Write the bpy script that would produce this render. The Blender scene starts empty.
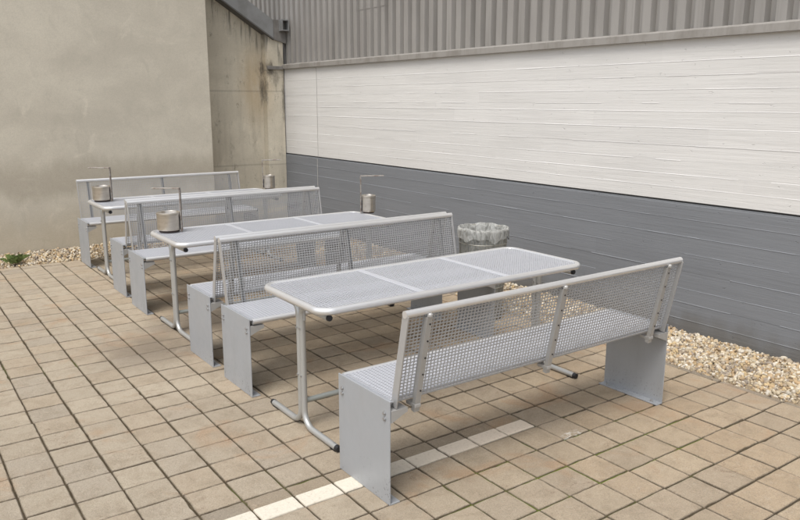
import bpy, math, random
import numpy as np
from mathutils import Vector, Matrix, Quaternion
R = random.Random(7)
NP = np.random.default_rng(11)
S = bpy.context.scene
COL = S.collection

# ------------------------------------------------------------------ camera
F_PX, CAM_H, PITCH, ROLL, YAW = 739.045, 1.7154, 0.2108, 0.0018, 0.6195
cy, sy, cp, sp = math.cos(YAW), math.sin(YAW), math.cos(PITCH), math.sin(PITCH)
fw = Vector((sy*cp, cy*cp, -sp)); rt = Vector((cy, -sy, 0)); up = rt.cross(fw)
r2 = rt*math.cos(ROLL) + up*math.sin(ROLL); u2 = -rt*math.sin(ROLL) + up*math.cos(ROLL)
cam = bpy.data.cameras.new('camera'); camo = bpy.data.objects.new('camera', cam); COL.objects.link(camo)
cam.sensor_width = 36; cam.lens = F_PX/800*36; cam.clip_start = .05; cam.clip_end = 500
M3 = Matrix((r2, u2, -fw)).transposed()
camo.matrix_world = Matrix.Translation((0, 0, CAM_H)) @ M3.to_4x4()
S.camera = camo

# ------------------------------------------------------------------ light
SUN_EL, SUN_AZ = math.radians(62), math.radians(242)      # azimuth clockwise from +Y
W = bpy.data.worlds.new('World'); S.world = W; W.use_nodes = True
nt = W.node_tree
sky = nt.nodes.new('ShaderNodeTexSky'); sky.sky_type = 'NISHITA'; sky.sun_disc = False
sky.sun_elevation = SUN_EL; sky.sun_rotation = SUN_AZ; sky.air_density = 1.0; sky.dust_density = 3.0; sky.ozone_density = 1.0
hs = nt.nodes.new('ShaderNodeHueSaturation'); hs.inputs['Saturation'].default_value = .34
nt.links.new(sky.outputs[0], hs.inputs['Color'])
nt.links.new(hs.outputs[0], nt.nodes['Background'].inputs[0])
nt.nodes['Background'].inputs[1].default_value = .15
sl = bpy.data.lights.new('sun', 'SUN'); sl.energy = 1.5; sl.angle = math.radians(30); sl.color = (1, .955, .885)
so = bpy.data.objects.new('sun', sl); COL.objects.link(so)
sd = Vector((math.sin(SUN_AZ)*math.cos(SUN_EL), math.cos(SUN_AZ)*math.cos(SUN_EL), math.sin(SUN_EL)))
so.rotation_euler = sd.to_track_quat('Z', 'Y').to_euler()
S.view_settings.view_transform = 'Standard'; S.view_settings.look = 'None'
S.view_settings.exposure = .64; S.view_settings.gamma = 1; S.view_settings.use_curve_mapping = False
S.render.engine = 'CYCLES'

# ------------------------------------------------------------------ node helpers
class Mat:
    def __init__(s, name, rough=.6, metal=0., spec=.5):
        s.m = bpy.data.materials.new(name); s.m.use_nodes = True
        s.t = s.m.node_tree; s.b = s.t.nodes['Principled BSDF']
        s.b.inputs['Roughness'].default_value = rough; s.b.inputs['Metallic'].default_value = metal
        s.b.inputs['Specular IOR Level'].default_value = spec
    def n(s, ty, **kw):
        nd = s.t.nodes.new(ty)
        for k, v in kw.items(): setattr(nd, k, v)
        return nd
    def l(s, a, b): s.t.links.new(a, b)
    def inp(s, sock, v):
        if hasattr(v, 'is_linked') or isinstance(v, bpy.types.NodeSocket): s.l(v, sock)
        else: sock.default_value = v
    def obj(s): return s.n('ShaderNodeTexCoord').outputs['Object']
    def geo(s): return s.n('ShaderNodeNewGeometry').outputs['Position']
    def attr(s, name): return s.n('ShaderNodeAttribute', attribute_name=name)
    def scale(s, co, v, loc=(0, 0, 0)):
        m = s.n('ShaderNodeMapping'); s.l(co, m.inputs['Vector']); m.inputs['Scale'].default_value = v; m.inputs['Location'].default_value = loc
        return m.outputs[0]
    def noise(s, co, sc, det=4, rough=.55, dist=0.):
        t = s.n('ShaderNodeTexNoise'); s.l(co, t.inputs['Vector']); t.inputs['Scale'].default_value = sc
        t.inputs['Detail'].default_value = det; t.inputs['Roughness'].default_value = rough; t.inputs['Distortion'].default_value = dist
        return t.outputs['Fac']
    def ramp(s, f, lo, hi, a=0., b=1.):
        r = s.n('ShaderNodeMapRange'); s.l(f, r.inputs[0]); r.inputs[1].default_value = lo; r.inputs[2].default_value = hi
        r.inputs[3].default_value = a; r.inputs[4].default_value = b; r.interpolation_type = 'SMOOTHSTEP'
        return r.outputs[0]
    def mix(s, f, a, b, mode='MIX'):
        x = s.n('ShaderNodeMix', data_type='RGBA', blend_type=mode)
        s.inp(x.inputs[0], f)
        for k, v in ((6, a), (7, b)):
            if isinstance(v, tuple): x.inputs[k].default_value = (*v, 1)
            else: s.l(v, x.inputs[k])
        return x.outputs[2]
    def math(s, op, a, b=0.):
        x = s.n('ShaderNodeMath', operation=op); s.inp(x.inputs[0], a); s.inp(x.inputs[1], b); return x.outputs[0]
    def sep(s, co):
        x = s.n('ShaderNodeSeparateXYZ'); s.l(co, x.inputs[0]); return x.outputs
    def blob(s, co, c, rad, inner=0.):
        """1 at the point c, falling to 0 at the radii rad"""
        m = s.n('ShaderNodeMapping'); s.l(co, m.inputs[0])
        m.inputs['Scale'].default_value = tuple(1/r for r in rad); m.inputs['Location'].default_value = tuple(-a/r for a, r in zip(c, rad))
        v = s.n('ShaderNodeVectorMath', operation='LENGTH'); s.l(m.outputs[0], v.inputs[0])
        return s.ramp(v.outputs['Value'], 1., inner)
    def color(s, v):
        if isinstance(v, tuple): s.b.inputs['Base Color'].default_value = (*v, 1)
        else: s.l(v, s.b.inputs['Base Color'])
        return s
    def rough(s, v): s.inp(s.b.inputs['Roughness'], v); return s
    def bump(s, h, dist=.002, strength=1.):
        b = s.n('ShaderNodeBump'); b.inputs['Distance'].default_value = dist; b.inputs['Strength'].default_value = strength
        s.l(h, b.inputs['Height']); s.l(b.outputs[0], s.b.inputs['Normal']); return s
ADD, MUL, SUB, MX, MN = 'ADD', 'MULTIPLY', 'SUBTRACT', 'MAXIMUM', 'MINIMUM'

def silver(name, base, metal, rough, scuffs=False, grime=(.20, .19, .17)):
    m = Mat(name, rough, metal); o = m.obj()
    f = m.noise(o, 7, 5, .6); c = m.mix(m.ramp(f, .3, .75, 0, .22), base, tuple(x*.85 for x in base)); c = m.mix(m.ramp(m.noise(o, 38, 5, .7), .60, .76, 0, .10), c, tuple(x*.7 for x in base))
    sp_ = m.ramp(m.noise(o, 900, 2), .3, .7, .0, .12); c = m.mix(sp_, c, tuple(min(1, x*1.15) for x in base))
    if scuffs:
        z = m.sep(o)[2]
        low = m.ramp(z, .2, .0); d = m.ramp(m.noise(m.scale(o, (1, 1, .7)), 95, 3, .75), .60, .64)
        near = m.ramp(m.noise(o, 6, 2), .38, .52)
        c = m.mix(m.math(MUL, m.math(MUL, low, d), m.math(MUL, near, .85)), c, (.07, .066, .06))
        st = m.ramp(m.noise(m.scale(o, (9, 9, 2.5)), 1, 4, .6), .5, .75, 0, .12); c = m.mix(st, c, grime)
        m.rough(m.ramp(f, .3, .7, rough-.06, rough+.1))
    m.color(c); return m.m

M = {}
M['panel'] = silver('silver_panel_paint', (.37, .388, .412), .3, .44, True)
M['tube'] = silver('silver_tube_paint', (.68, .68, .68), .62, .33)
M['leg'] = silver('silver_leg_paint', (.44, .445, .435), .55, .4)
M['strip'] = silver('silver_strip_paint', (.40, .398, .395), .35, .42)
M['mesh'] = silver('silver_sheet_paint', (.53, .545, .585), .3, .4)
M['back'] = silver('silver_back_sheet_paint', (.40, .405, .415), .4, .45)
M['bar'] = silver('grey_bar_paint', (.37, .365, .355), .25, .45)
M['galv'] = silver('galvanised_tube', (.36, .38, .36), .5, .5)
M['bolt'] = silver('zinc_bolt', (.45, .45, .45), .8, .4)
m = Mat('black_plastic', .45); m.color((.012, .012, .014)); M['cap'] = m.m
m = Mat('dull_steel', .3, .8); o = m.obj()
c = m.mix(m.ramp(m.noise(m.scale(o, (1, 1, 6)), 7, 3), .35, .75), (.56, .52, .46), (.47, .43, .375))
c = m.mix(m.ramp(m.noise(o, 22, 4, .65), .58, .7, 0, .35), c, (.24, .20, .155)); m.color(c); M['steel'] = m.m
m = Mat('weathered_bar', .5, .6); o = m.obj()
m.color(m.mix(m.ramp(m.noise(o, 30, 3), .4, .65), (.36, .34, .315), (.22, .175, .15))); M['rod'] = m.m
m = Mat('brown_rubber', .7); m.color((.035, .022, .02)); M['rubber'] = m.m

# smooth end wall: pale beige render with clouds, faint wash marks, darker foot
def concrete(name, base, dark, joints=(), stain=False):
    m = Mat(name, .88, 0, .25); p = m.geo()
    big = m.noise(m.scale(p, (.8, .8, 1.3)), 1.3, 6, .62, .4)
    c = m.mix(m.ramp(big, .36, .66), base, dark)
    mid = m.noise(m.scale(p, (1, 1, .55)), 7, 6, .7, .6)
    c = m.mix(m.ramp(mid, .5, .74, 0, .45), c, tuple(x*.72 for x in base))
    c = m.mix(m.ramp(m.noise(p, 3.1, 5, .6, 1.), .56, .72, 0, .4), c, tuple(min(1, x*1.22) for x in base))
    fine = m.noise(p, 90, 4, .7); c = m.mix(m.ramp(m.noise(m.scale(p, (1, 1, 2)), 21, 5, .75), .5, .7, 0, .22), c, tuple(x*.66 for x in base)); c = m.mix(m.ramp(fine, .35, .7, 0, .3), c, tuple(x*.6 for x in base))
    z = m.sep(p)[2]
    h = m.math(ADD, m.math(MUL, mid, .6), m.math(MUL, fine, .4))
    if not stain:
        # damp band with an uneven upper edge
        e = m.math(ADD, z, m.math(MUL, m.math(SUB, m.noise(m.scale(p, (2.2, 1, .6)), 1.6, 5, .6), .5), .5))
        band = m.math(MUL, m.ramp(e, .55, .72), m.ramp(e, 1.12, .9))
        c = m.mix(m.math(MUL, band, .38), c, (.235, .20, .15))
        c = m.mix(m.math(MUL, m.ramp(e, .62, .1), .35), c, (.36, .28, .17))
    else:
        x = m.sep(p)[0]
        drip = m.ramp(m.noise(m.scale(p, (11, 1, .8)), 1, 5, .65), .46, .72)
        c = m.mix(m.math(MUL, drip, .22), c, (.24, .215, .175))
        n2 = m.noise(m.scale(p, (6, 1, 2.2)), 1.4, 5, .65)
        rust = m.math(MUL, m.blob(p, (4.54, 9.85, 1.95), (.36, .5, .8)), m.ramp(n2, .22, .55))
        c = m.mix(m.math(MUL, rust, .5), c, (.40, .27, .12))
        mold = m.noise(m.scale(p, (7, 5, 2.4)), 2.2, 8, .78, .5)
        def patch(c0, rad, amount, cut):
            global_c = m.math(ADD, m.blob(p, c0, rad, .0), m.math(MUL, m.math(SUB, mold, .5), 2.6))
            return m.math(MUL, m.ramp(global_c, cut-.15, cut+.95), amount)
        for c0, rad, am, cut, colr in (((4.70, 9.8, 2.16), (.17, .6, .20), .9, .25, (.06, .054, .045)), ((4.645, 9.8, 1.9), (.07, .6, .50), .8, .3, (.075, .068, .056)),
                                       ((4.92, 9.8, 1.75), (.05, .6, .75), .75, .3, (.085, .078, .064)), ((4.80, 9.8, 2.02), (.14, .6, .22), .6, .3, (.11, .10, .08)), ((4.5, 9.8, 1.2), (.08, .6, .8), .35, .35, (.2, .17, .12))):
            c = m.mix(patch(c0, rad, am, cut), c, colr)
        blot = m.ramp(m.noise(m.scale(p, (1.5, 1, .8)), 6, 6, .75), .6, .72, 0, .55); c = m.mix(blot, c, (.13, .12, .10))
        # streaks let go by the beam above
        edge = m.math(ADD, z, m.math(MUL, x, .625))
        top = m.ramp(edge, 5.12, 5.52)
        c = m.mix(m.math(MUL, m.math(MUL, top, m.ramp(m.noise(m.scale(p, (17, 1, 1.5)), 1, 3), .5, .62)), .7), c, (.09, .085, .075))
        for j in joints:
            d = m.ramp(m.math('ABSOLUTE', m.math(SUB, z, j)), .018, .004)
            c = m.mix(m.math(MUL, d, .3), c, (.16, .145, .12))
    m.color(c).bump(h, .004, .6); return m.m
M['render'] = concrete('beige_wall_render', (.56, .52, .435), (.48, .443, .37))
M['concrete'] = concrete('stained_concrete', (.61, .56, .455), (.51, .465, .375), (1.86, .83), True)

def board_paint(name, base, lowdirt):
    m = Mat(name, .62, 0, .35); p = m.geo(); a = m.attr('tone').outputs['Fac']
    c = m.mix(a, tuple(x*.965 for x in base), tuple(min(1, x*1.02) for x in base))
    grain = m.noise(m.scale(p, (1, 1.3, 42)), 1, 5, .7); c = m.mix(m.ramp(grain, .5, .75, 0, .22), c, tuple(x*.70 for x in base)); gb = m.noise(m.scale(p, (1, .7, 9)), 1, 6, .65, .3); c = m.mix(m.ramp(gb, .45, .68, 0, .3), c, tuple(x*.80 for x in base))
    pits = m.ramp(m.noise(m.scale(p, (1, .6, 1)), 34, 3, .7), .66, .72, 0, .5); c = m.mix(pits, c, tuple(x*.6 for x in base))
    cl = m.noise(m.scale(p, (1, .6, 1)), 1.6, 5, .6); c = m.mix(m.ramp(cl, .4, .7, 0, .22), c, tuple(x*.8 for x in base))
    c = m.mix(m.math(MUL, m.attr('fin').outputs['Fac'], .8 if lowdirt else .4), c, tuple(min(.85, x*1.5) for x in base))  # fins lightened in the colour, as if their tops catch light
    if lowdirt:
        z = m.sep(p)[2]; e = m.math(ADD, z, m.math(MUL, m.noise(m.scale(p, (1, 3, 1)), 2, 5), .25))
        c = m.mix(m.math(MUL, m.ramp(e, .32, .12), .6), c, (.10, .088, .07))
    m.color(c).bump(m.math(ADD, grain, m.math(MUL, pits, -1.)), .0035, .8); return m.m
M['white'] = board_paint('white_board_marked_paint', (.605, .595, .575), False)
M['dado'] = board_paint('grey_board_marked_paint', (.178, .187, .20), True)

m = Mat('grey_cladding_paint', .55, .1); p = m.geo()
c = m.mix(m.ramp(m.noise(m.scale(p, (1, 1, .35)), 2.2, 5, .6), .35, .7), (.285, .272, .255), (.24, .228, .213))
c = m.mix(m.ramp(m.noise(m.scale(p, (1, 9, .4)), 1.5, 4, .6), .52, .75, 0, .4), c, (.15, .14, .125)); m.color(c); M['clad'] = m.m
m = Mat('flashing_paint', .55, .1); p = m.geo()
c = m.mix(m.ramp(m.noise(m.scale(p, (1, 3, 1)), 2.5, 5, .65), .42, .68), (.28, .265, .245), (.22, .205, .185)); m.color(c); M['flash'] = m.m
m = Mat('joint_sealant', .7); m.color((.42, .41, .39)); M['seal'] = m.m
m = Mat('shadow_gap', .9); m.color((.10, .096, .09)); M['gap'] = m.m
m = Mat('dark_steel_paint', .5, .3); p = m.geo()
m.color(m.mix(m.ramp(m.noise(p, 4, 4), .4, .7), (.27, .275, .275), (.21, .21, .205))); M['beam'] = m.m
m = Mat('mid_grey_paint', .6, .1); p = m.geo(); m.color(m.mix(m.ramp(m.noise(p, 8, 4), .4, .7), (.20, .19, .175), (.14, .13, .12))); M['plate'] = m.m

# paving
m = Mat('paver', .86, 0, .25); p = m.geo(); a = m.attr('col')
c = a.outputs['Color']
f1 = m.noise(p, 9, 6, .68, .5); c = m.mix(m.ramp(f1, .42, .72, 0, .48), c, (.235, .185, .125))
f2 = m.noise(p, 26, 5, .7); c = m.mix(m.ramp(f2, .52, .72, 0, .42), c, (.50, .43, .335))
f3 = m.noise(m.scale(p, (1, 1, 1)), 2.3, 4, .6, .8); c = m.mix(m.math(MUL, m.ramp(f3, .55, .7), .5), c, (.40, .245, .135))
gr = m.noise(p, 240, 3, .8); c = m.mix(m.ramp(gr, .4, .66, 0, .55), c, (.125, .10, .078)); f6 = m.noise(p, 120, 4, .8); c = m.mix(m.ramp(f6, .55, .66, 0, .45), c, (.56, .49, .38)); f5 = m.noise(p, 55, 6, .8, .6); c = m.mix(m.ramp(f5, .55, .68, 0, .5), c, (.17, .138, .10))
ck = m.math('ABSOLUTE', m.math(SUB, m.noise(m.scale(p, (1, 1.6, 1)), 6, 5, .6, 1.2), .5)); ck = m.math(MUL, m.ramp(ck, .012, .002), m.ramp(m.noise(p, 3.7, 3), .56, .66)); c = m.mix(m.math(MUL, ck, .6), c, (.15, .085, .05))
gr2 = m.noise(p, 420, 2, .8); c = m.mix(m.ramp(gr2, .58, .7, 0, .5), c, (.58, .53, .45))
# soft shadow at the middle table painted into the paving colour, then random dirt
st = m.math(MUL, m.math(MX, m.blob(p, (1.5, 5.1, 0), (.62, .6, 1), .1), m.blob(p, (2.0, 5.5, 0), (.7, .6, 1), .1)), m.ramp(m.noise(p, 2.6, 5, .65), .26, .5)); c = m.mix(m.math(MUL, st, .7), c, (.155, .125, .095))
st = m.ramp(m.noise(p, .9, 5, .65, .4), .5, .7, 0, .22); c = m.mix(st, c, (.19, .155, .115))
# worn paint on the line tiles
pa = m.math(MUL, m.attr('paint').outputs['Fac'], m.ramp(m.math(ADD, m.noise(p, 15, 6, .75), m.math(MUL, m.sep(p)[0], -.05)), .02, .26, .35, 1.))
pc = m.mix(m.ramp(m.sep(p)[0], 1.7, 2.5), (.70, .65, .55), (.78, .68, .56))
c = m.mix(m.math(MUL, pa, m.ramp(m.noise(p, 60, 5, .8), .28, .5, .45, .93)), c, pc)
scuf = m.math(MUL, m.blob(p, (2.84, 2.42, 0), (.11, .05, 1), .2), m.ramp(m.noise(m.scale(p, (1, 3, 1)), 22, 4, .7), .5, .58)); c = m.mix(m.math(MUL, scuf, .9), c, (.68, .66, .62))
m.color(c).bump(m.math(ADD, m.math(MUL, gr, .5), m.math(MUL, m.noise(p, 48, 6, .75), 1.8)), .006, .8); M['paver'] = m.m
m = Mat('joint_soil', .95, 0, .1); p = m.geo()
c = m.mix(m.ramp(m.noise(p, 40, 3), .4, .7), (.062, .048, .031), (.10, .08, .052))
mo = m.math(MX, m.blob(p, (2.75, 2.2, 0), (1.15, .5, 1), .45), m.math(MX, m.blob(p, (1.8, 8.3, 0), (.35, .35, 1)), m.blob(p, (1.75, 6.35, 0), (.3, .3, 1))))
mo = m.math(MX, m.math(MUL, mo, m.ramp(m.noise(p, 6, 4), .34, .5)), m.ramp(m.noise(p, 1.1, 4), .58, .7, 0, .45))
c = m.mix(mo, c, (.105, .135, .02)); m.color(c); M['joint'] = m.m
m = Mat('outer_ground', .9); p = m.geo(); m.color(m.mix(m.ramp(m.noise(p, 1.2, 6, .65), .35, .7), (.27, .235, .185), (.19, .165, .13))); M['ground'] = m.m
m = Mat('gravel_stone', .8, 0, .3); p = m.geo(); a = m.attr('col')
c = m.mix(m.ramp(m.noise(p, 85, 4, .7), .4, .7, 0, .5), a.outputs['Color'], (.26, .19, .12)); m.color(c).bump(m.noise(p, 160, 3), .002, .5); M['stone'] = m.m
m = Mat('grit', .95, 0, .1); p = m.geo(); m.color(m.mix(m.ramp(m.noise(p, 150, 3, .8), .4, .6), (.13, .10, .07), (.36, .29, .2))); M['grit'] = m.m
m = Mat('weed_leaf', .6); p = m.geo(); m.color(m.mix(m.ramp(m.noise(p, 60, 2), .4, .6), (.16, .21, .06), (.10, .14, .04))); M['leaf'] = m.m
# bin
m = Mat('basket_wire', .5, .55); m.color((.30, .29, .255)); M['wire'] = m.m
m = Mat('bin_liner', .3, 0, .5); p = m.geo()
m.color(m.mix(m.ramp(m.noise(m.scale(p, (1, 1, .45)), 13, 5, .62, 2.), .40, .62), (.50, .505, .485), (.27, .272, .255))); m.b.inputs['Transmission Weight'].default_value = .35; m.b.inputs['IOR'].default_value = 1.15  # pale streaks in the colour stand for highlights along the folds
m.bump(m.noise(m.scale(p, (1, 1, .35)), 20, 4, .55, 1.5), .014, 1.); m.b.inputs['Roughness'].default_value = .2; M['liner'] = m.m
m = Mat('bin_contents', .8); p = m.geo(); m.color(m.mix(m.ramp(m.noise(p, 16, 3), .42, .55), (.08, .085, .06), (.26, .25, .22))); M['waste'] = m.m

# ------------------------------------------------------------------ mesh builder
class MB:
    def __init__(s): s.v = []; s.f = []
    def add(s, v, f):
        o = len(s.v); s.v += [tuple(x) for x in v]; s.f += [tuple(i+o for i in q) for q in f]
    def box(s, x0, x1, y0, y1, z0, z1, ch=0.):
        if ch <= 0:
            s.add([(x, y, z) for z in (z0, z1) for y in (y0, y1) for x in (x0, x1)],
                  [(0, 2, 3, 1), (4, 5, 7, 6), (0, 1, 5, 4), (2, 6, 7, 3), (0, 4, 6, 2), (1, 3, 7, 5)])
        else:
            # chamfered box: a convex hull made of inset faces, edge strips and corner triangles
            c = ch; L = [(x0, x1), (y0, y1), (z0, z1)]; idx = {}; v = []
            for ax in range(3):
                for k in range(2):
                    for a in range(2):
                        for b in range(2):
                            q = [0, 0, 0]; q[ax] = L[ax][k]; u, w = (ax+1) % 3, (ax+2) % 3
                            q[u] = L[u][a]+(c if a == 0 else -c); q[w] = L[w][b]+(c if b == 0 else -c)
                            key = [0, 0, 0]; key[ax] = k; key[u] = a; key[w] = b
                            idx[(ax, *key)] = len(v); v.append(tuple(q))
            f = []; ctr = [(a+b)/2 for a, b in L]
            def face(ids):
                p = [Vector(v[i]) for i in ids]; n = (p[1]-p[0]).cross(p[2]-p[0])
                f.append(tuple(ids) if n.dot(sum(p, Vector())/len(p)-Vector(ctr)) > 0 else tuple(ids[::-1]))
            for ax in range(3):
                u, w = (ax+1) % 3, (ax+2) % 3
                for k in range(2):
                    ids = []
                    for a, b in ((0, 0), (1, 0), (1, 1), (0, 1)):
                        key = [0, 0, 0]; key[ax] = k; key[u] = a; key[w] = b; ids.append(idx[(ax, *key)])
                    face(ids)
                for a in range(2):          # edges along ax
                    for b in range(2):
                        ids = []
                        for fa, kk in ((u, 0), (u, 1), (w, 1), (w, 0)):
                            key = [0, 0, 0]; key[ax] = kk; key[u] = a; key[w] = b; ids.append(idx[(fa, *key)])
                        face(ids)
            for a in range(2):
                for b in range(2):
                    for d in range(2): face([idx[(ax, a, b, d)] for ax in range(3)])
            s.add(v, f)
    def prism(s, poly, axis, a, b):
        """polygon in the two other axes, extruded along axis from a to b"""
        n = len(poly)
        def mk(q, t):
            r = list(q); r.insert(axis, t); return r
        area = sum(poly[i][0]*poly[(i+1) % n][1]-poly[(i+1) % n][0]*poly[i][1] for i in range(n))
        P = poly if (area > 0) != (axis == 1) else poly[::-1]
        v = [mk(q, a) for q in P]+[mk(q, b) for q in P]
        f = [tuple(range(n))[::-1], tuple(range(n, 2*n))]+[(i, (i+1) % n, n+(i+1) % n, n+i) for i in range(n)]
        s.add(v, f)
    def tube(s, path, r, n=12, closed=False, caps=True, ball=False):
        P = [Vector(p) for p in path]; k = len(P); T = []
        for i in range(k):
            a = P[i-1] if (i or closed) else P[i]; b = P[(i+1) % k] if (i < k-1 or closed) else P[i]
            T.append((b-a).normalized())
        ref = Vector((0, 0, 1)) if abs(T[0].z) < .9 else Vector((1, 0, 0))
        u = T[0].cross(ref).normalized(); v = []; 
        rr = r if isinstance(r, (list, tuple)) else [r]*k
        for i in range(k):
            if i: u = (u-T[i]*u.dot(T[i])).normalized()
            w = T[i].cross(u)
            for j in range(n):
                t = 2*math.pi*j/n; v.append(P[i]+(u*math.cos(t)+w*math.sin(t))*rr[i])
        f = []
        for i in range(k if closed else k-1):
            for j in range(n):
                a, b = i*n+j, i*n+(j+1) % n; c, d = ((i+1) % k)*n+(j+1) % n, ((i+1) % k)*n+j
                f.append((a, b, c, d))
        if caps and not closed: f += [tuple(range(n))[::-1], tuple(range((k-1)*n, k*n))]
        s.add(v, f)
    def lathe(s, prof, c=(0, 0, 0), n=32, wob=None):
        v = []; k = len(prof)
        for i, (r, z) in enumerate(prof):
            for j in range(n):
                t = 2*math.pi*j/n; dr, dz = wob(i, t) if wob else (0, 0)
                v.append((c[0]+(r+dr)*math.cos(t), c[1]+(r+dr)*math.sin(t), c[2]+z+dz))
        f = [(i*n+j, i*n+(j+1) % n, (i+1)*n+(j+1) % n, (i+1)*n+j) for i in range(k-1) for j in range(n)]
        s.add(v, f)
    def build(s, name, mat, parent=None, smooth=True, ang=35):
        me = bpy.data.meshes.new(name); me.from_pydata(s.v, [], s.f); me.materials.append(mat)
        if smooth:
            me.polygons.foreach_set('use_smooth', [True]*len(me.polygons)); me.set_sharp_from_angle(angle=math.radians(ang))
        me.update()
        o = bpy.data.objects.new(name, me); COL.objects.link(o)
        if parent: o.parent = parent
        return o
def tag(o, label=None, cat=None, group=None, kind=None):
    for k, v in (('label', label), ('category', cat), ('group', group), ('kind', kind)):
        if v: o[k] = v
    return o
def empty(name, loc=(0, 0, 0), rz=0.):
    o = bpy.data.objects.new(name, None); COL.objects.link(o); o.location = loc; o.rotation_euler = (0, 0, rz); o.empty_display_size = .1
    return o
def kids(o): return [c for c in COL.objects if c.parent is o]
def copy_tree(o, parent=None):
    c = o.copy(); COL.objects.link(c)
    if parent: c.parent = parent
    for ch in kids(o): copy_tree(ch, c)
    return c
def arc(c, a, b, r, n=6):
    """points turning from direction a to direction b around the corner c with radius r"""
    a = Vector(a).normalized(); b = Vector(b).normalized(); c = Vector(c)
    o = c-a*r+b*r; return [o-b*r*math.cos(t)+a*r*math.sin(t) for t in [math.pi/2*i/n for i in range(n+1)]]

# ------------------------------------------------------------------ ground and paving
TP, TX, TY = .2011, -.0509, -.0096
X_EDGE, Y_EDGE = TX+21*TP, 8.56
WX, YB, YL = 4.947, 9.77, 9.33
g = MB(); g.add([(-60, -60, -.06), (60, -60, -.06), (60, 60, -.06), (-60, 60, -.06)], [(0, 1, 2, 3)])
tag(g.build('ground', M['ground']), kind='structure')
g = MB(); g.add([(-5.05, -3.05, -.0085), (4.17, -3.05, -.0085), (4.17, 8.57, -.0085), (-5.05, 8.57, -.0085)], [(0, 1, 2, 3)])
tag(g.build('paving_joints', M['joint']), kind='structure')
pal = [(0.404, 0.344, 0.261), (0.416, 0.356, 0.271), (0.395, 0.339, 0.262), (0.409, 0.341, 0.254), (0.384, 0.332, 0.26), (0.424, 0.364, 0.277), (0.406, 0.336, 0.247)]
V, Fc, Cc, Pc = [], [], [], []
def tile(x0, x1, y0, y1, col, paint=0., ch=(1, 1, 1, 1), dz=(0, 0, 0, 0), seg=5):
    """paver with slightly ragged arrises: ragged outer ring, inset top, straight skirt"""
    b = len(V); c = .0048; out, inn = [], []
    cor = [(x0, y0), (x1, y0), (x1, y1), (x0, y1)]; nin = [(0, 1), (-1, 0), (0, -1), (1, 0)]; side = (2, 1, 3, 0)   # flags: x0, x1, y0, y1
    for e in range(4):
        (ax, ay), (bx_, by_) = cor[e], cor[(e+1) % 4]; nx, ny_ = nin[e]; f = ch[side[e]]; fp = ch[side[e-1]]; px, py = nin[e-1]
        for k in range(seg):
            t = k/seg; X, Y = ax+(bx_-ax)*t, ay+(by_-ay)*t
            if k == 0:
                g1, g2 = R.uniform(.0005, .0022)*f, R.uniform(.0005, .0022)*fp
                X, Y = X+nx*g1+px*g2, Y+ny_*g1+py*g2; I = (X+(nx*f+px*fp)*c, Y+(ny_*f+py*fp)*c)
            else:
                g1 = max(0, R.gauss(.0004, .0010))*f+(R.uniform(.002, .006)*f if R.random() < .04 else 0)
                X, Y = X+nx*g1, Y+ny_*g1; cc = c*R.uniform(.6, 1.4)*f; I = (X+nx*cc, Y+ny_*cc)
            out.append((X, Y)); inn.append(I)
    def zz(x, y):
        u, v = (x-x0)/(x1-x0), (y-y0)/(y1-y0); return (dz[0]*(1-u)+dz[1]*u)*(1-v)+(dz[3]*(1-u)+dz[2]*u)*v
    n = len(out)
    V.extend([(x, y, zz(x, y)) for x, y in inn]); V.extend([(x, y, zz(x, y)-.0042) for x, y in out]); V.extend([(x, y, -.04) for x, y in out])
    Fc.append(tuple(range(b, b+n)))
    for k in range(n):
        l = (k+1) % n; Fc.append((b+n+k, b+n+l, b+l, b+k)); Fc.append((b+2*n+k, b+2*n+l, b+n+l, b+n+k))
    Cc.extend([col]*n+[[.165, .132, .094]]*n+[[.085, .068, .048]]*n); Pc.extend([paint]*n+[paint*.6]*n+[0]*n)
LINE_J, LINE_I = 13, 14
colj = {i: R.uniform(-.0025, .0025) for i in range(-30, 30)}
for i in range(-25, 21):
    for j in range(-15, 43):
        gx, gy = .0034, .0034
        jx, jy = R.gauss(0, .0012)+colj[i]*.4, R.gauss(0, .0014)+colj[i]
        x0, x1 = TX+i*TP+gx+jx, TX+(i+1)*TP-gx+jx
        y0, y1 = TY+j*TP+gy+jy, TY+(j+1)*TP-gy+jy
        if y0 > Y_EDGE-.03: continue
        y1 = min(y1, Y_EDGE)
        xm, ym = (x0+x1)/2, (y0+y1)/2
        col = list(R.choice(pal)); k = R.uniform(.94, 1.05)
        warm = min(1, max(0, (xm-1.2)/2.2))                      # the pavers by the gravel are a redder lot
        col = [c*k*w for c, w in zip(col, (1+.05*warm, 1-.03*warm, 1-.12*warm))]
        z = R.gauss(0, .0009); dz = [z+R.gauss(0, .0006) for _ in range(4)]
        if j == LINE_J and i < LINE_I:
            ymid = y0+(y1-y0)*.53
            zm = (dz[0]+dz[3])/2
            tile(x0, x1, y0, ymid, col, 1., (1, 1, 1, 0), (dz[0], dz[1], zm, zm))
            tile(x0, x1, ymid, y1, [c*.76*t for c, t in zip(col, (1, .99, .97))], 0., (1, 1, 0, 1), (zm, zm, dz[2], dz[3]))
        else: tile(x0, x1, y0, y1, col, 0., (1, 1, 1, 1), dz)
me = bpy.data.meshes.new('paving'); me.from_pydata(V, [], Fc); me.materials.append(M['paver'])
ca = me.attributes.new('col', 'FLOAT_COLOR', 'POINT'); ca.data.foreach_set('color', np.c_[np.array(Cc), np.ones(len(Cc))].astype('f').ravel())
pa_ = me.attributes.new('paint', 'FLOAT', 'POINT'); pa_.data.foreach_set('value', np.array(Pc, 'f')); me.update()
po = bpy.data.objects.new('paving', me); COL.objects.link(po); tag(po, kind='structure')
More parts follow.
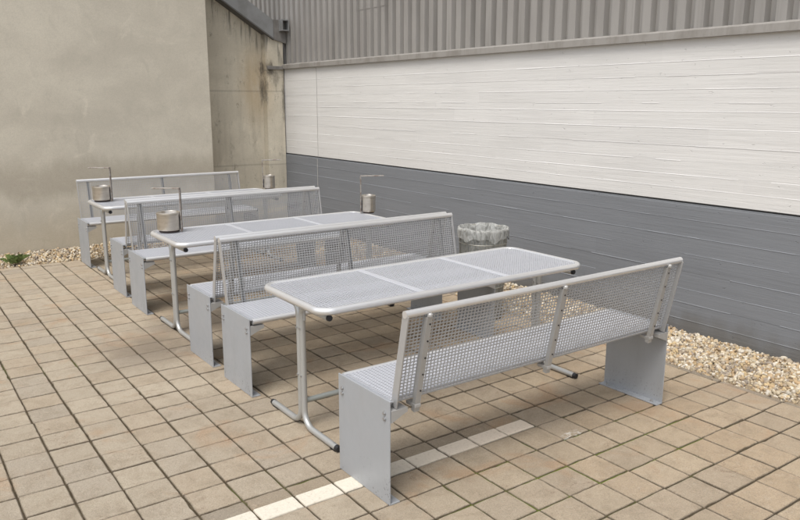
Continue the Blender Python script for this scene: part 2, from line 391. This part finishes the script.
# narrow kerb stones between paving and gravel
V, Fc, Cc, Pc = [], [], [], []
y = -3.
while y < 8.5:
    l = R.uniform(.18, .42); k = R.uniform(.7, .95); z = R.gauss(-.003, .002)
    tile(X_EDGE+.004, 4.222+R.uniform(-.006, .004), y, min(y+l-.006, 8.56), [.33*k, .28*k, .215*k], 0., (1, 1, 1, 1), (z,)*4); y += l
me = bpy.data.meshes.new('paving_edge'); me.from_pydata(V, [], Fc); me.materials.append(M['paver'])
ca = me.attributes.new('col', 'FLOAT_COLOR', 'POINT'); ca.data.foreach_set('color', np.c_[np.array(Cc), np.ones(len(Cc))].astype('f').ravel()); me.update()
eo = bpy.data.objects.new('paving_edge', me); COL.objects.link(eo); tag(eo, kind='structure')

# ------------------------------------------------------------------ gravel (uncountable stones: one object)
def ico():
    import bmesh
    bm = bmesh.new(); bmesh.ops.create_icosphere(bm, subdivisions=2, radius=1)
    v = np.array([x.co[:] for x in bm.verts]); f = np.array([[q.index for q in p.verts] for p in bm.faces]); bm.free(); return v, f
iv, iff = ico()
shapes = []
for k in range(10):
    s_ = iv.copy()
    for _ in range(7):                                              # knock flats off the pebble
        d = NP.normal(size=3); d /= np.linalg.norm(d); h = NP.uniform(.4, .8); t = s_@d; s_ -= np.outer(np.maximum(t-h, 0)*.85, d)
    shapes.append(s_)
pos = []
def scatter(x0, x1, y0, y1, n, heap):
    for _ in range(n):
        x, y = NP.uniform(x0, x1), NP.uniform(y0, y1); pos.append((x, y, heap(x, y)+NP.uniform(-.016, .008)))
hr = lambda x, y: -.010+.004*min(1, max(0, (x-4.25)/.5))
hb = lambda x, y: -.006+.014*min(1, max(0, (y-8.6)/.45))
scatter(4.235, 4.93, .6, 8.6, 10500, hr); scatter(4.21, 4.93, 2.0, 4.6, 5200, hr); scatter(4.25, 4.93, -3, .6, 1500, hr)
scatter(-1.2, 3.62, 8.575, 9.32, 6800, hb); scatter(3.62, 4.93, 8.575, 9.75, 1700, hb); scatter(-4, -1.2, 8.575, 9.32, 1100, hb)
scatter(4.17, 4.235, 2., 8.5, 260, lambda x, y: .012)
scatter(-1, 3.6, 8.53, 8.58, 150, lambda x, y: .012)
cols = np.array([(.50, .41, .28), (.58, .50, .37), (.42, .31, .19), (.64, .58, .47), (.35, .29, .22), (.46, .33, .19), (.52, .45, .33), (.29, .25, .21), (.55, .42, .24), (.66, .61, .52)])
nV, nF = len(iv), len(iff); N = len(pos)
AV = np.empty((N, nV, 3), 'f'); AF = np.empty((N, nF, 3), 'i'); AC = np.ones((N, nV, 4), 'f')
for k, p in enumerate(pos):
    q = NP.normal(size=4); q /= np.linalg.norm(q); w, x, y, z = q
    Rm = np.array([[1-2*(y*y+z*z), 2*(x*y-z*w), 2*(x*z+y*w)], [2*(x*y+z*w), 1-2*(x*x+z*z), 2*(y*z-x*w)], [2*(x*z-y*w), 2*(y*z+x*w), 1-2*(x*x+y*y)]])
    sz = NP.choice([.008, .012, .016, .02, .024], p=[.2, .28, .27, .17, .08])*NP.uniform(.85, 1.2)*np.array([1., NP.uniform(.7, 1), NP.uniform(.5, .85)])
    if p[0] < 4.236 and p[1] < 8.5 or (p[1] < 8.58 and p[0] < 3.6): sz *= .5
    AV[k] = (shapes[k % 10]*sz)@Rm.T+np.array(p); AF[k] = iff+k*nV
    AC[k, :, :3] = cols[NP.integers(len(cols))]*NP.uniform(.70, 1.03)
me = bpy.data.meshes.new('gravel'); me.vertices.add(N*nV); me.vertices.foreach_set('co', AV.ravel())
me.loops.add(N*nF*3); me.loops.foreach_set('vertex_index', AF.ravel()); me.polygons.add(N*nF)
me.polygons.foreach_set('loop_start', np.arange(0, N*nF*3, 3, dtype='i')); me.update(calc_edges=True)
ca = me.attributes.new('col', 'FLOAT_COLOR', 'POINT'); ca.data.foreach_set('color', AC.ravel()); me.materials.append(M['stone'])
me.polygons.foreach_set('use_smooth', [True]*len(me.polygons)); me.validate()
go = bpy.data.objects.new('gravel', me); COL.objects.link(go); tag(go, kind='stuff')
g = MB(); g.add([(4.215, -3, -.012), (4.96, -3, -.012), (4.96, 9.8, -.012), (4.215, 9.8, -.012)], [(0, 1, 2, 3)])
g.add([(-5, 8.555, -.016), (4.215, 8.555, -.016), (4.215, 9.9, -.016), (-5, 9.9, -.016)], [(0, 1, 2, 3)])
tag(g.build('gravel_bed', M['grit']), kind='structure')

# ------------------------------------------------------------------ right-hand building
bld = empty('building', (WX, 4, 0)); tag(bld, 'long building side with grey and white board-marked wall under ribbed grey cladding', 'building')
def board_wall(name, mat, z0, z1, x, y0, y1, top_ch, heights, fk):
    V, Fq, T, Fn = [], [], [], []
    def q(a, b, c, d, t, fin=0.):
        o = len(V); V.extend([a, b, c, d]); Fq.append((o, o+1, o+2, o+3)); T.extend([t]*4); Fn.extend([fin]*4)
    z = z0; zs = [z0]
    while z < z1-.06: z = min(z+R.choice(heights)*R.uniform(.95, 1.05), z1); zs.append(z)
    zs[-1] = z1
    px = x
    for a, b in zip(zs[:-1], zs[1:]):
        dx = R.uniform(-.0008, .0008); y = y0
        if b == z1 and top_ch: 
            q((x+dx, y1, b-top_ch), (x+dx, y0, b-top_ch), (x+top_ch, y0, b), (x+top_ch, y1, b), .9); b2 = b-top_ch
            q((x+top_ch, y1, b), (x+top_ch, y0, b), (x+.2, y0, b), (x+.2, y1, b), .5)
        else: b2 = b
        while y < y1:
            l = R.uniform(1.6, 3.4); ye = min(y+l, y1); d2 = dx+R.uniform(-.0007, .0007)
            q((x+d2, ye, a), (x+d2, y, a), (x+d2, y, b2), (x+d2, ye, b2), R.random())
            if ye < y1: q((x+d2+.0012, ye, a), (x+d2-.0005, ye, a), (x+d2-.0005, ye, b2), (x+d2+.0012, ye, b2), .1)
            y = ye
        if a > z0:                                                  # the fin of cement squeezed out between two boards
            y = y0; strong = R.random()
            while y < y1:
                l = R.uniform(.08, .45); ye = min(y+l, y1); h = fk*max(0, R.gauss(.0009+.0020*strong, .0006))
                if h > .0005:
                    hh = h*.8; fx = x-h*.8-.0012
                    zr, zt = a-hh*1.1, a+hh*2.2
                    q((fx, ye, zr), (fx, y, zr), (x-.0012, y, zt), (x-.0012, ye, zt), .8, 1.)
                    q((x+.002, ye, zr-hh*.15), (x+.002, y, zr-hh*.15), (fx, y, zr), (fx, ye, zr), .8, .8)
                    q((x-.0012, ye, zt), (x-.0012, y, zt), (x+.003, y, zt+.0004), (x+.003, ye, zt+.0004), .8, 1.)
                y = ye
    q((x+.002, y1, z1), (x+.002, y0, z1), (x+.002, y0, z0), (x+.002, y1, z0), .5)
    # body behind the face
    for zz, fl in ((z0, 0),): q((x+.003, y0, zz), (x+.3, y0, zz), (x+.3, y1, zz), (x+.003, y1, zz), .5)
    q((x+.3, y0, z0), (x+.3, y1, z0), (x+.3, y1, z1), (x+.3, y0, z1), .5)
    q((x, y0, z0), (x+.3, y0, z0), (x+.3, y0, z1), (x+top_ch, y0, z1), .5); q((x+top_ch, y1, z1), (x+.3, y1, z1), (x+.3, y1, z0), (x, y1, z0), .5)
    me = bpy.data.meshes.new(name); me.from_pydata(V, [], Fq); me.materials.append(mat)
    for nm, d in (('tone', T), ('fin', Fn)):
        at = me.attributes.new(nm, 'FLOAT', 'POINT'); at.data.foreach_set('value', np.array(d, 'f'))
    me.update(); o = bpy.data.objects.new(name, me); COL.objects.link(o); o.parent = bld; o.matrix_parent_inverse = Matrix.Translation((-WX, -4, 0)); return o
Y0, Y1 = -5., 10.15
board_wall('lower_wall', M['dado'], -.05, .975, WX-.012, Y0, Y1, .012, (.112, .135, .125), .62)
gp = MB(); gp.box(WX+.022, WX+.28, Y0+.02, Y1-.02, .9752, .9898)
def into(o, par): o.parent = par; o.matrix_parent_inverse = Matrix.Translation(-par.location); return o
into(gp.build('recessed_joint', M['gap']), bld)
board_wall('upper_wall', M['white'], .990, 2.17, WX, Y0, Y1, 0., (.118, .1, .128, .06), .46)
sj = MB(); sj.box(WX-.0045, WX-.002, 8.842, 8.851, 1.0, 2.165); sj.box(WX-.0165, WX-.0145, 8.842, 8.851, -.02, .962)
into(sj.build('vertical_joint', M['seal']), bld)
fl = MB(); fl.prism([(WX-.042, 2.168), (WX-.042, 2.222), (WX-.034, 2.229), (5.012, 2.246), (5.012, 2.236), (WX-.03, 2.2185), (WX-.036, 2.168)], 1, Y0, 10.0)
fl.box(WX-.036, 5.2, Y0, 10.0, 2.1715, 2.1745)
into(fl.build('flashing', M['flash']), bld)
# trapezoidal sheet: pitch .15
prof = []; y = Y0
while y < 15:
    prof += [(4.985, y), (4.985, y+.074), (5.038, y+.086), (5.038, y+.138)]; y += .15
cl = MB()
v = [(x, y, z) for z in (2.236, 6.2) for x, y in prof]; n = len(prof)
cl.add(v, [(i+1, i, n+i, n+i+1) for i in range(n-1)])
cl.add([(5.08, Y0, 2.2), (5.08, 15, 2.2), (5.08, 15, 6.2), (5.08, Y0, 6.2)], [(0, 3, 2, 1)])
into(cl.build('ribbed_cladding', M['clad'], ang=5), bld)
# lapped upper sheet
lp = MB(); pr2 = [(x-.004, y) for x, y in prof if 7.2 < y < 7.95]; n = len(pr2)
lp.add([(x, y, z) for z in (2.79, 6.2) for x, y in pr2]+[(x+.0035, y, 2.79) for x, y in pr2], [(i+1, i, n+i, n+i+1) for i in range(n-1)]+[(i, i+1, 2*n+i+1, 2*n+i) for i in range(n-1)])
into(lp.build('lapped_sheet', M['clad'], ang=5), bld)

# ------------------------------------------------------------------ end wall
w = MB(); w.box(-8, 3.655, YL, 9.885, -.08, 5.6, .004)
tag(w.build('concrete_wall', M['render']), 'tall plain beige rendered end wall behind the farthest bench', 'wall')
pw = empty('stained_wall', (4.2, 9.9, 0)); tag(pw, 'narrow recessed concrete wall with rust stains between beige wall and white wall', 'wall')
def zl(x): return 3.035-.625*(x-4.043)
w = MB(); w.prism([(3.3, -.08), (4.9, -.08), (4.9, zl(4.9)-.002), (3.3, zl(3.3)-.002)], 1, 9.9, 10.25); into(w.build('wall_slab', M['concrete']), pw)
w = MB(); w.prism([(4.66, -.08), (4.93, -.08), (4.93, 2.535), (4.8, 2.572), (4.66, zl(4.66)-.004)], 1, YB, 9.898); into(w.build('pilaster', M['concrete']), pw)
w = MB(); w.box(4.675, 4.903, YB-.03, YB-.002, 2.158, 2.205, .004); into(w.build('drip_strip', M['plate']), pw)
bm_ = empty('sloping_beam', (4.7, 9.8, 2.6)); tag(bm_, 'dark grey steel beam sloping down over the stained concrete wall', 'beam')
b = MB(); b.prism([(2.2, zl(2.2)), (4.777, zl(4.777)), (4.777, zl(4.777)+.25), (2.2, zl(2.2)+.262)], 1, 9.74, 9.86); into(b.build('sloped_flange', M['beam']), bm_)
b = MB(); b.prism([(2.2, zl(2.2)-.02), (4.777, zl(4.777)-.02), (4.777, zl(4.777)-.001), (2.2, zl(2.2)-.001)], 1, 9.72, 9.88); into(b.build('lower_lip', M['gap']), bm_)
b = MB(); b.prism([(4.779, zl(4.779)-.01), (4.975, 2.515), (4.975, 2.83), (4.779, 2.83)], 1, 9.75, 9.85); into(b.build('end_plate', M['plate']), bm_)
b = MB()
for bx in ((4.865, 4.878, 2.68, 2.83), (4.962, 4.975, 2.68, 2.83), (4.878, 4.962, 2.68, 2.694), (4.878, 4.962, 2.816, 2.83)): b.box(bx[0], bx[1], 9.64, 9.748, bx[2], bx[3])
into(b.build('box_bracket', M['beam']), bm_)

# ------------------------------------------------------------------ benches
BL, BD, BH = 1.927, .419, .482
def perforated(mb, u0, u1, v0, v1, pu, pv, bu, bv, t, place):
    """sheet with rectangular holes; place(u, v, w) maps into space. Bars along u stand .3 mm proud of those along v"""
    def bar(a0, a1, b0, b1, tt):
        p = [place(a, b, w_) for w_ in (-tt/2, tt/2) for b in (b0, b1) for a in (a0, a1)]
        mb.add(p, [(0, 2, 3, 1), (4, 5, 7, 6), (0, 1, 5, 4), (2, 6, 7, 3), (0, 4, 6, 2), (1, 3, 7, 5)])
    nu = max(1, round((u1-u0)/pu)); nv = max(1, round((v1-v0)/pv)); du, dv = (u1-u0)/nu, (v1-v0)/nv
    for i in range(nu+1): bar(u0+i*du-bu/2, u0+i*du+bu/2, v0-bv*.4, v1+bv*.4, t)
    for j in range(nv+1): bar(u0-bu*.4, u1+bu*.4, v0+j*dv-bv/2, v0+j*dv+bv/2, t+.0006)
def make_bench():
    root = empty('bench'); h = BL/2; xi = .034
    for s in (-1, 1):
        X = s*h; p = MB(); t = .006
        if s < 0: p.box(X, X+t, 0, BD, .001, BH, .0012); p.box(X+t, X+.055, .0, BD, .001, .008, .0012); p.box(X+t, X+.024, .012, BD-.004, BH-.012, BH-.007)
        else: p.box(X-t, X, 0, BD, .001, BH, .0012); p.box(X-.055, X-t, .0, BD, .001, .008, .0012); p.box(X-.024, X-t, .012, BD-.004, BH-.012, BH-.007)
        po_ = p.build('end_panel', M['panel'], root)
        for yb in (.036, BD-.036):
            for zb in (BH-.062, BH-.088):
                q = MB(); q.tube([(X+s*.001, yb, zb), (X+s*.003, yb, zb)], .0095, 14); q.tube([(X+s*.003, yb, zb), (X+s*.009, yb, zb)], .0068, 6); q.build('bolt', M['bolt'], po_)
        for yb in (.05, BD-.05):
            q = MB(); xx = X-s*.034; q.tube([(xx, yb, .008), (xx, yb, .0105)], .013, 14); q.tube([(xx, yb, .0105), (xx, yb, .018)], .0075, 6); q.build('anchor_bolt', M['bolt'], po_)
        # brackets under the seat, bolted to the panel
        for y0, y1 in ((BD-.085, BD+.004), (-.004, .085)):
            q = MB(); a, b_ = sorted((X-s*.0075, X-s*.092)); 
            q.prism([(X-s*.0075, BH-.098), (X-s*.07, BH-.070), (X-s*.092, BH-.062), (X-s*.092, BH-.044), (X-s*.0075, BH-.044)], 1, y0, y1)
            q.build('bracket', M['bar'], root)
    # seat: perforated sheet, tube along the front, bar along the back
    X0, X1 = -h+.026, h-.026
    q = MB(); perforated(q, X0+.004, X1-.004, .036, BD-.022, .0215, .0160, .0095, .0095, .005, lambda u, v, w_: (u, v, BH-.008+w_))
    q.build('seat_sheet', M['mesh'], root)
    q = MB(); q.box(X0, X0+.012, .03, BD-.024, BH-.03, BH-.0055, .001); q.build('seat_frame', M['bar'], root)
    q = MB(); q.box(X1-.012, X1, .03, BD-.024, BH-.03, BH-.0055, .001); q.build('seat_frame', M['bar'], root)
    q = MB(); q.box(-.012, .012, .05, BD-.03, BH-.042, BH-.0125, .001); q.build('cross_bar', M['bar'], root)
    q = MB(); q.tube([(X0-.002, BD-.006, BH-.019), (X1+.002, BD-.006, BH-.019)], .0165, 14); q.build('front_tube', M['tube'], root)
    q = MB(); q.tube([(-h+.03, .026, BH-.016), (h-.03, .026, BH-.016)], .0055, 8); q.build('rear_rod', M['back'], root)
    # backrest: leans back from (y .030, z .475) to (y -.064, z .872)
    ya, za, yb, zb = .020, .476, -.058, .868
    ln = math.hypot(yb-ya, zb-za); dy, dz = (yb-ya)/ln, (zb-za)/ln; ny, nz = dz, -dy             # n points to the sitter
    pl = lambda u, v, w_: (u, ya+dy*v+ny*w_, za+dz*v+nz*w_)
    XB0, XB1 = -h+xi, h-xi
    q = MB(); perforated(q, XB0+.006, XB1-.006, -.006, ln-.008, .0190, .0160, .0036, .0036, .003, pl); q.build('backrest_sheet', M['back'], root)
    q = MB(); q.tube([pl(XB0-.002, ln+.004, -.002), pl(XB1+.002, ln+.004, -.002)], .0165, 18); q.build('top_rail', M['tube'], root)
    for s in (-1, 1):
        X = s*(h-xi); q = MB(); a, b_ = sorted((X, X-s*.005))
        P8 = [pl(x_, v_, w_) for v_ in (-.03, ln+.002) for w_ in (-.026, .014) for x_ in (a, b_)]
        q.add(P8, [(0, 2, 3, 1), (4, 5, 7, 6), (0, 1, 5, 4), (2, 6, 7, 3), (0, 4, 6, 2), (1, 3, 7, 5)]); q.build('side_strip', M['strip'], root)
    for X in (-h+.150, 0, h-.150):
        q = MB(); a, b_ = X-.014, X+.014
        def slab(a, b_, v0, v1, w0, w1):
            P8 = [pl(x_, v_, w_) for v_ in (v0, v1) for w_ in (w0, w1) for x_ in (a, b_)]
            q.add(P8, [(0, 2, 3, 1), (4, 5, 7, 6), (0, 1, 5, 4), (2, 6, 7, 3), (0, 4, 6, 2), (1, 3, 7, 5)])
        slab(a, b_, -.075, ln-.012, -.0245, -.0205); slab(a, a+.004, -.075, ln-.02, -.0203, -.0022); slab(b_-.004, b_, -.075, ln-.02, -.0203, -.0022)
        q.tube([pl(X, ln-.0125, -.0225), pl(X, ln-.004, -.0225), pl(X, ln+.0005, -.021)], [.0125, .0115, .007], 12)
        po_ = q.build('back_post', M['bar'], root)
        for k in range(5):
            v_ = .03+k*.08; s2 = MB(); s2.tube([pl(X+.004, v_, -.0247), pl(X+.004, v_, -.0272)], .0042, 8); s2.build('screw', M['cap'], po_)
        q = MB(); q.box(X-.016, X+.016, .0, .07, BH-.062, BH-.0455, .002); q.build('post_foot', M['bar'], root)
    return root
BG = 'perforated silver steel benches'
benches = [
 (1.6547, 2.3935, 0, 'silver steel bench nearest the camera, seen from behind through its perforated backrest'),
 (1.6728, 4.2693, 1, 'silver steel bench on the far side of the nearest table, facing it'),
 (1.6762, 4.4661, 0, 'silver steel bench on the near side of the middle table, its back to the viewer'),
 (1.6971, 6.3696, 1, 'silver steel bench on the far side of the middle table, its front to the viewer'),
 (1.7201, 6.6183, 0, 'mostly hidden silver steel bench on the near side of the farthest table'),
 (1.7546, 8.4778, 1, 'farthest silver steel bench, standing in front of the beige end wall')]
proto = make_bench()
for i, (x0, yb, flip, lab) in enumerate(benches):
    o = proto if i == 0 else copy_tree(proto)
    o.location = (x0+BL/2, yb, 0); o.rotation_euler = (0, 0, math.pi if flip else 0)
    tag(o, lab, 'bench', BG)

# ------------------------------------------------------------------ tables
TL, TW, TH = 1.8935, .685, .742
def make_table():
    root = empty('table'); hx, hy = TL/2, TW/2; r = .019; rc = .075
    zc = TH-r; path = []
    ex, ey = hx-r, hy-r
    for (c, a, b_) in (((ex, -ey), (1, 0), (0, 1)), ((ex, ey), (0, 1), (-1, 0)), ((-ex, ey), (-1, 0), (0, -1)), ((-ex, -ey), (0, -1), (1, 0))):
        path += arc((*c, zc), (*a, 0), (*b_, 0), rc, 8)
    q = MB(); q.tube(path, r, 16, closed=True); q.build('rim_tube', M['tube'], root)
    # three perforated sheets with flat seams; the corners of the sheet are cut to the rim
    z = TH-.006; L = (2*ex)/3
    for k in range(3):
        q = MB(); a, b_ = -ex+k*L+(.020 if k else .008), -ex+(k+1)*L-(.020 if k < 2 else .008)
        def lim(x):                                                   # half width of the sheet at x
            d = abs(x)-(ex-rc)
            return ey-.008 if d <= 0 else ey-rc+math.sqrt(max(0, rc*rc-d*d))-.006
        n = round((b_-a)/.0185); d = (b_-a)/n; t = .0022; w_ = .0054
        for i in range(n+1):
            x = a+i*d; l = lim(x); q.box(x-w_/2, x+w_/2, -l, l, z-t, z)
        m_ = round(2*(ey-.01)/.0185)
        for j in range(m_+1):
            y = -(ey-.01)+j*2*(ey-.01)/m_; xl, xr = a, b_
            while lim(xl) < abs(y) and xl < b_: xl += .004
            while lim(xr) < abs(y) and xr > a: xr -= .004
            if xr > xl: q.box(xl-.002, xr+.002, y-w_/2, y+w_/2, z-t-.0003, z+.0003)
        q.build('top_sheet', M['mesh'], root)
    for k in (1, 2):
        x = -ex+k*L; q = MB(); q.box(x-.0215, x+.0215, -ey+.004, ey-.004, z-.006, z+.0015, .0012); q.build('seam_strip', M['mesh'], root)
    rl = .0165
    for s in (-1, 1):
        X = s*(hx-.075); ztop = TH-2*r-rl-.004
        for t in (-1, 1):
            yv = t*(rl+.0005)
            pts = [Vector((X, t*.295, ztop))]+arc((X, yv, ztop), (0, -t, 0), (0, 0, -1), .055, 7)+arc((X, yv, rl+.004), (0, 0, -1), (0, t, 0), .085, 8)+[Vector((X, t*.355, rl+.004))]
            q = MB(); q.tube(pts, rl, 14); lg = q.build('leg', M['leg'], root)
            q = MB(); q.tube([(X, t*.2952, ztop), (X, t*.308, ztop)], [rl+.0006, rl-.002], 14); q.build('end_cap', M['cap'], lg)
            q = MB(); q.tube([(X, t*.350, rl+.0035), (X, t*.372, rl+.0035)], [rl+.0014, rl-.001], 14); q.box(X-.012, X+.012, min(t*.30, t*.35), max(t*.30, t*.35), .0005, .006); q.build('foot_cap', M['cap'], lg)
            q = MB(); q.tube([(X, t*.33, 2*rl+.003), (X, t*.33, 2*rl+.0075)], .005, 8); q.build('bolt', M['bolt'], lg)
            for zz in (.30, .56): q = MB(); q.tube([(X-rl*.98, yv, zz), (X-rl-.004, yv, zz)], .007, 8); q.build('bolt', M['bolt'], lg)
        q = MB(); q.box(X-.004, X+.004, -.05, .05, ztop-.075, ztop-.018); q.build('gusset', M['bar'], root)
    q = MB(); q.tube([(-hx+.095, 0, .15), (hx-.095, 0, .15)], .0145, 12); q.build('stretcher', M['galv'], root)
    q = MB()
    for t in (-1, 1): q.box(-hx+.1, hx-.1, t*.12-.012, t*.12+.012, TH-.034, TH-.0095)
    q.build('under_rail', M['bar'], root)
    return root
tp_ = make_table()
TBG = 'perforated silver steel tables'
tables = [(1.656, 2.9775, 'nearest silver steel table with rounded rim tube and an empty top'),
          (1.6750, 5.030, 'middle silver steel table carrying a metal pot at each end'),
          (1.7300, 7.235, 'farthest silver steel table, partly hidden behind the benches')]
for i, (x0, y0, lab) in enumerate(tables):
    o = tp_ if i == 0 else copy_tree(tp_)
    o.location = (x0+TL/2, y0+TW/2, 0); tag(o, lab, 'table', TBG)

# ------------------------------------------------------------------ metal pots with an angled bar
def make_pot(r, h):
    root = empty('metal_pot')
    q = MB(); q.lathe([(0, .012), (r-.006, .012), (r-.001, .017), (r, .022), (r, h-.012), (r+.001, h-.006), (r-.001, h), (r-.004, h+.001), (r-.006, h-.002), (r-.006, .03), (0, .03)], n=40); q.build('pot_body', M['steel'], root, ang=50)
    q = MB(); q.lathe([(r-.001, h-.016), (r+.003, h-.014), (r+.003, h-.004), (r-.001, h-.002)], n=40); q.build('rim_band', M['steel'], root)
    q = MB(); q.lathe([(0, .0005), (r-.012, .0005), (r-.012, .0118), (0, .0118)], n=32); q.build('rubber_foot', M['rubber'], root)
    q = MB(); q.box(r+.0042, r+.0125, -.016, .016, .001, .3245, .001); q.build('upright_bar', M['rod'], root)
    q = MB(); q.box(r-.200, r+.0105, -.020, .020, .3250, .3345, .001); q.build('top_arm', M['rod'], root)
    q = MB(); q.box(r-.008, r+.004, -.020, .020, .02, .115, .002); q.build('clamp_plate', M['cap'], root)
    return root
pp = (make_pot(.088, .148), make_pot(.062, .158))
PG = 'steel pots clamped to the tables'
pots = [(1.806, 5.578, -.62, 'big steel pot on the left end of the middle table, brown bar bent over it'),
        (3.590, 5.52, math.pi-.45, 'steel pot on the right end of the middle table, by the grey wall'),
        (1.845, 7.71, -.62, 'steel pot on the left end of the farthest table'),
        (3.665, 7.70, math.pi-.45, 'steel pot on the right end of the farthest table, in front of the stained concrete')]
for i, (x, y, rz, lab) in enumerate(pots):
    o = pp[i % 2] if i < 2 else copy_tree(pp[i % 2])
    o.location = (x, y, TH+.0005); o.rotation_euler = (0, 0, rz); tag(o, lab, 'pot', PG)

# ------------------------------------------------------------------ litter bin
bx, by, br, bh = 3.93, 4.365, .192, .725
bn = empty('litter_bin', (bx, by, 0)); tag(bn, 'round wire litter bin with a pale plastic liner folded over its rim', 'bin')
rad = lambda z: br*(.86+.14*z/bh)
q = MB()
for k in range(44):
    t = 2*math.pi*k/44; q.tube([(rad(z)*math.cos(t), rad(z)*math.sin(t), z) for z in (.012, .35, bh-.006)], .0026, 6)
for z in (.02, .14, .27, .40, .52, .62): 
    q.tube([((rad(z)+.004)*math.cos(2*math.pi*k/40), (rad(z)+.004)*math.sin(2*math.pi*k/40), z) for k in range(40)], .0035, 6, closed=True)
q.build('wire_basket', M['wire'], bn)
q = MB(); q.tube([((rad(bh)+.002)*math.cos(2*math.pi*k/48), (rad(bh)+.002)*math.sin(2*math.pi*k/48), bh) for k in range(48)], .009, 8, closed=True); q.build('rim_hoop', M['wire'], bn)
q = MB(); q.lathe([(0, .010), (rad(0)+.004, .010), (rad(0)+.004, .024), (0, .024)], n=32); q.build('base_disc', M['wire'], bn)
ph = [R.uniform(0, 6.28) for _ in range(8)]
def fold(i, t):
    amp = (0, .002, .004, .006, .004, .0015, .0025, .004, .005, .006)[i]
    w1 = math.sin(17*t+ph[0]+i*.5)*.6+math.sin(29*t+ph[1]-i*.8)*.5+math.sin(7*t+ph[2])*.5
    dz = (0, 0, 0, .0, .003, .004, .003, -.0, -.006, -.014)[i]*(math.sin(5*t+ph[3])+.7*math.sin(11*t+ph[4]))
    return (amp*w1 if i >= 6 else -abs(amp*w1), dz)
q = MB(); q.lathe([(rad(.05)-.012, .05), (rad(.3)-.010, .3), (rad(.5)-.012, .5), (rad(.64)-.016, .64), (br-.014, .715), (br+.001, .742), (br+.013, .736), (br+.014, .718), (br+.012, .69), (br+.010, .658)], n=150, wob=fold)
q.build('liner_bag', M['liner'], bn, ang=80)
q = MB(); q.lathe([(0, .52), (.06, .535), (.12, .515), (.165, .50)], n=40, wob=lambda i, t: (0, .02*math.sin(3*t+i*2)+.012*math.sin(7*t+i))); q.build('waste', M['waste'], bn)

# ------------------------------------------------------------------ weed in the gravel
wd = MB()
for k in range(95):
    t = R.uniform(0, 6.28); l = R.uniform(.05, .115); ln_ = R.uniform(.25, 1.1); w_ = R.uniform(.004, .010)
    ox, oy = R.gauss(0, .025), R.gauss(0, .02); d = Vector((math.cos(t), math.sin(t), 0)); sd_ = Vector((-d.y, d.x, 0))*w_
    p0 = Vector((ox, oy, 0)); p1 = p0+d*l*.5*ln_+Vector((0, 0, l*.7)); p2 = p0+d*l*ln_*1.1+Vector((0, 0, l*(.95-.3*ln_)))
    wd.add([p0-sd_*.4, p0+sd_*.4, p1+sd_, p2, p1-sd_], [(0, 1, 2, 3, 4)])
wo = wd.build('weed', M['leaf'], smooth=False); wo.location = (1.13, 8.70, .02); tag(wo, 'small green weed tuft growing in the gravel along the beige wall', 'weed')
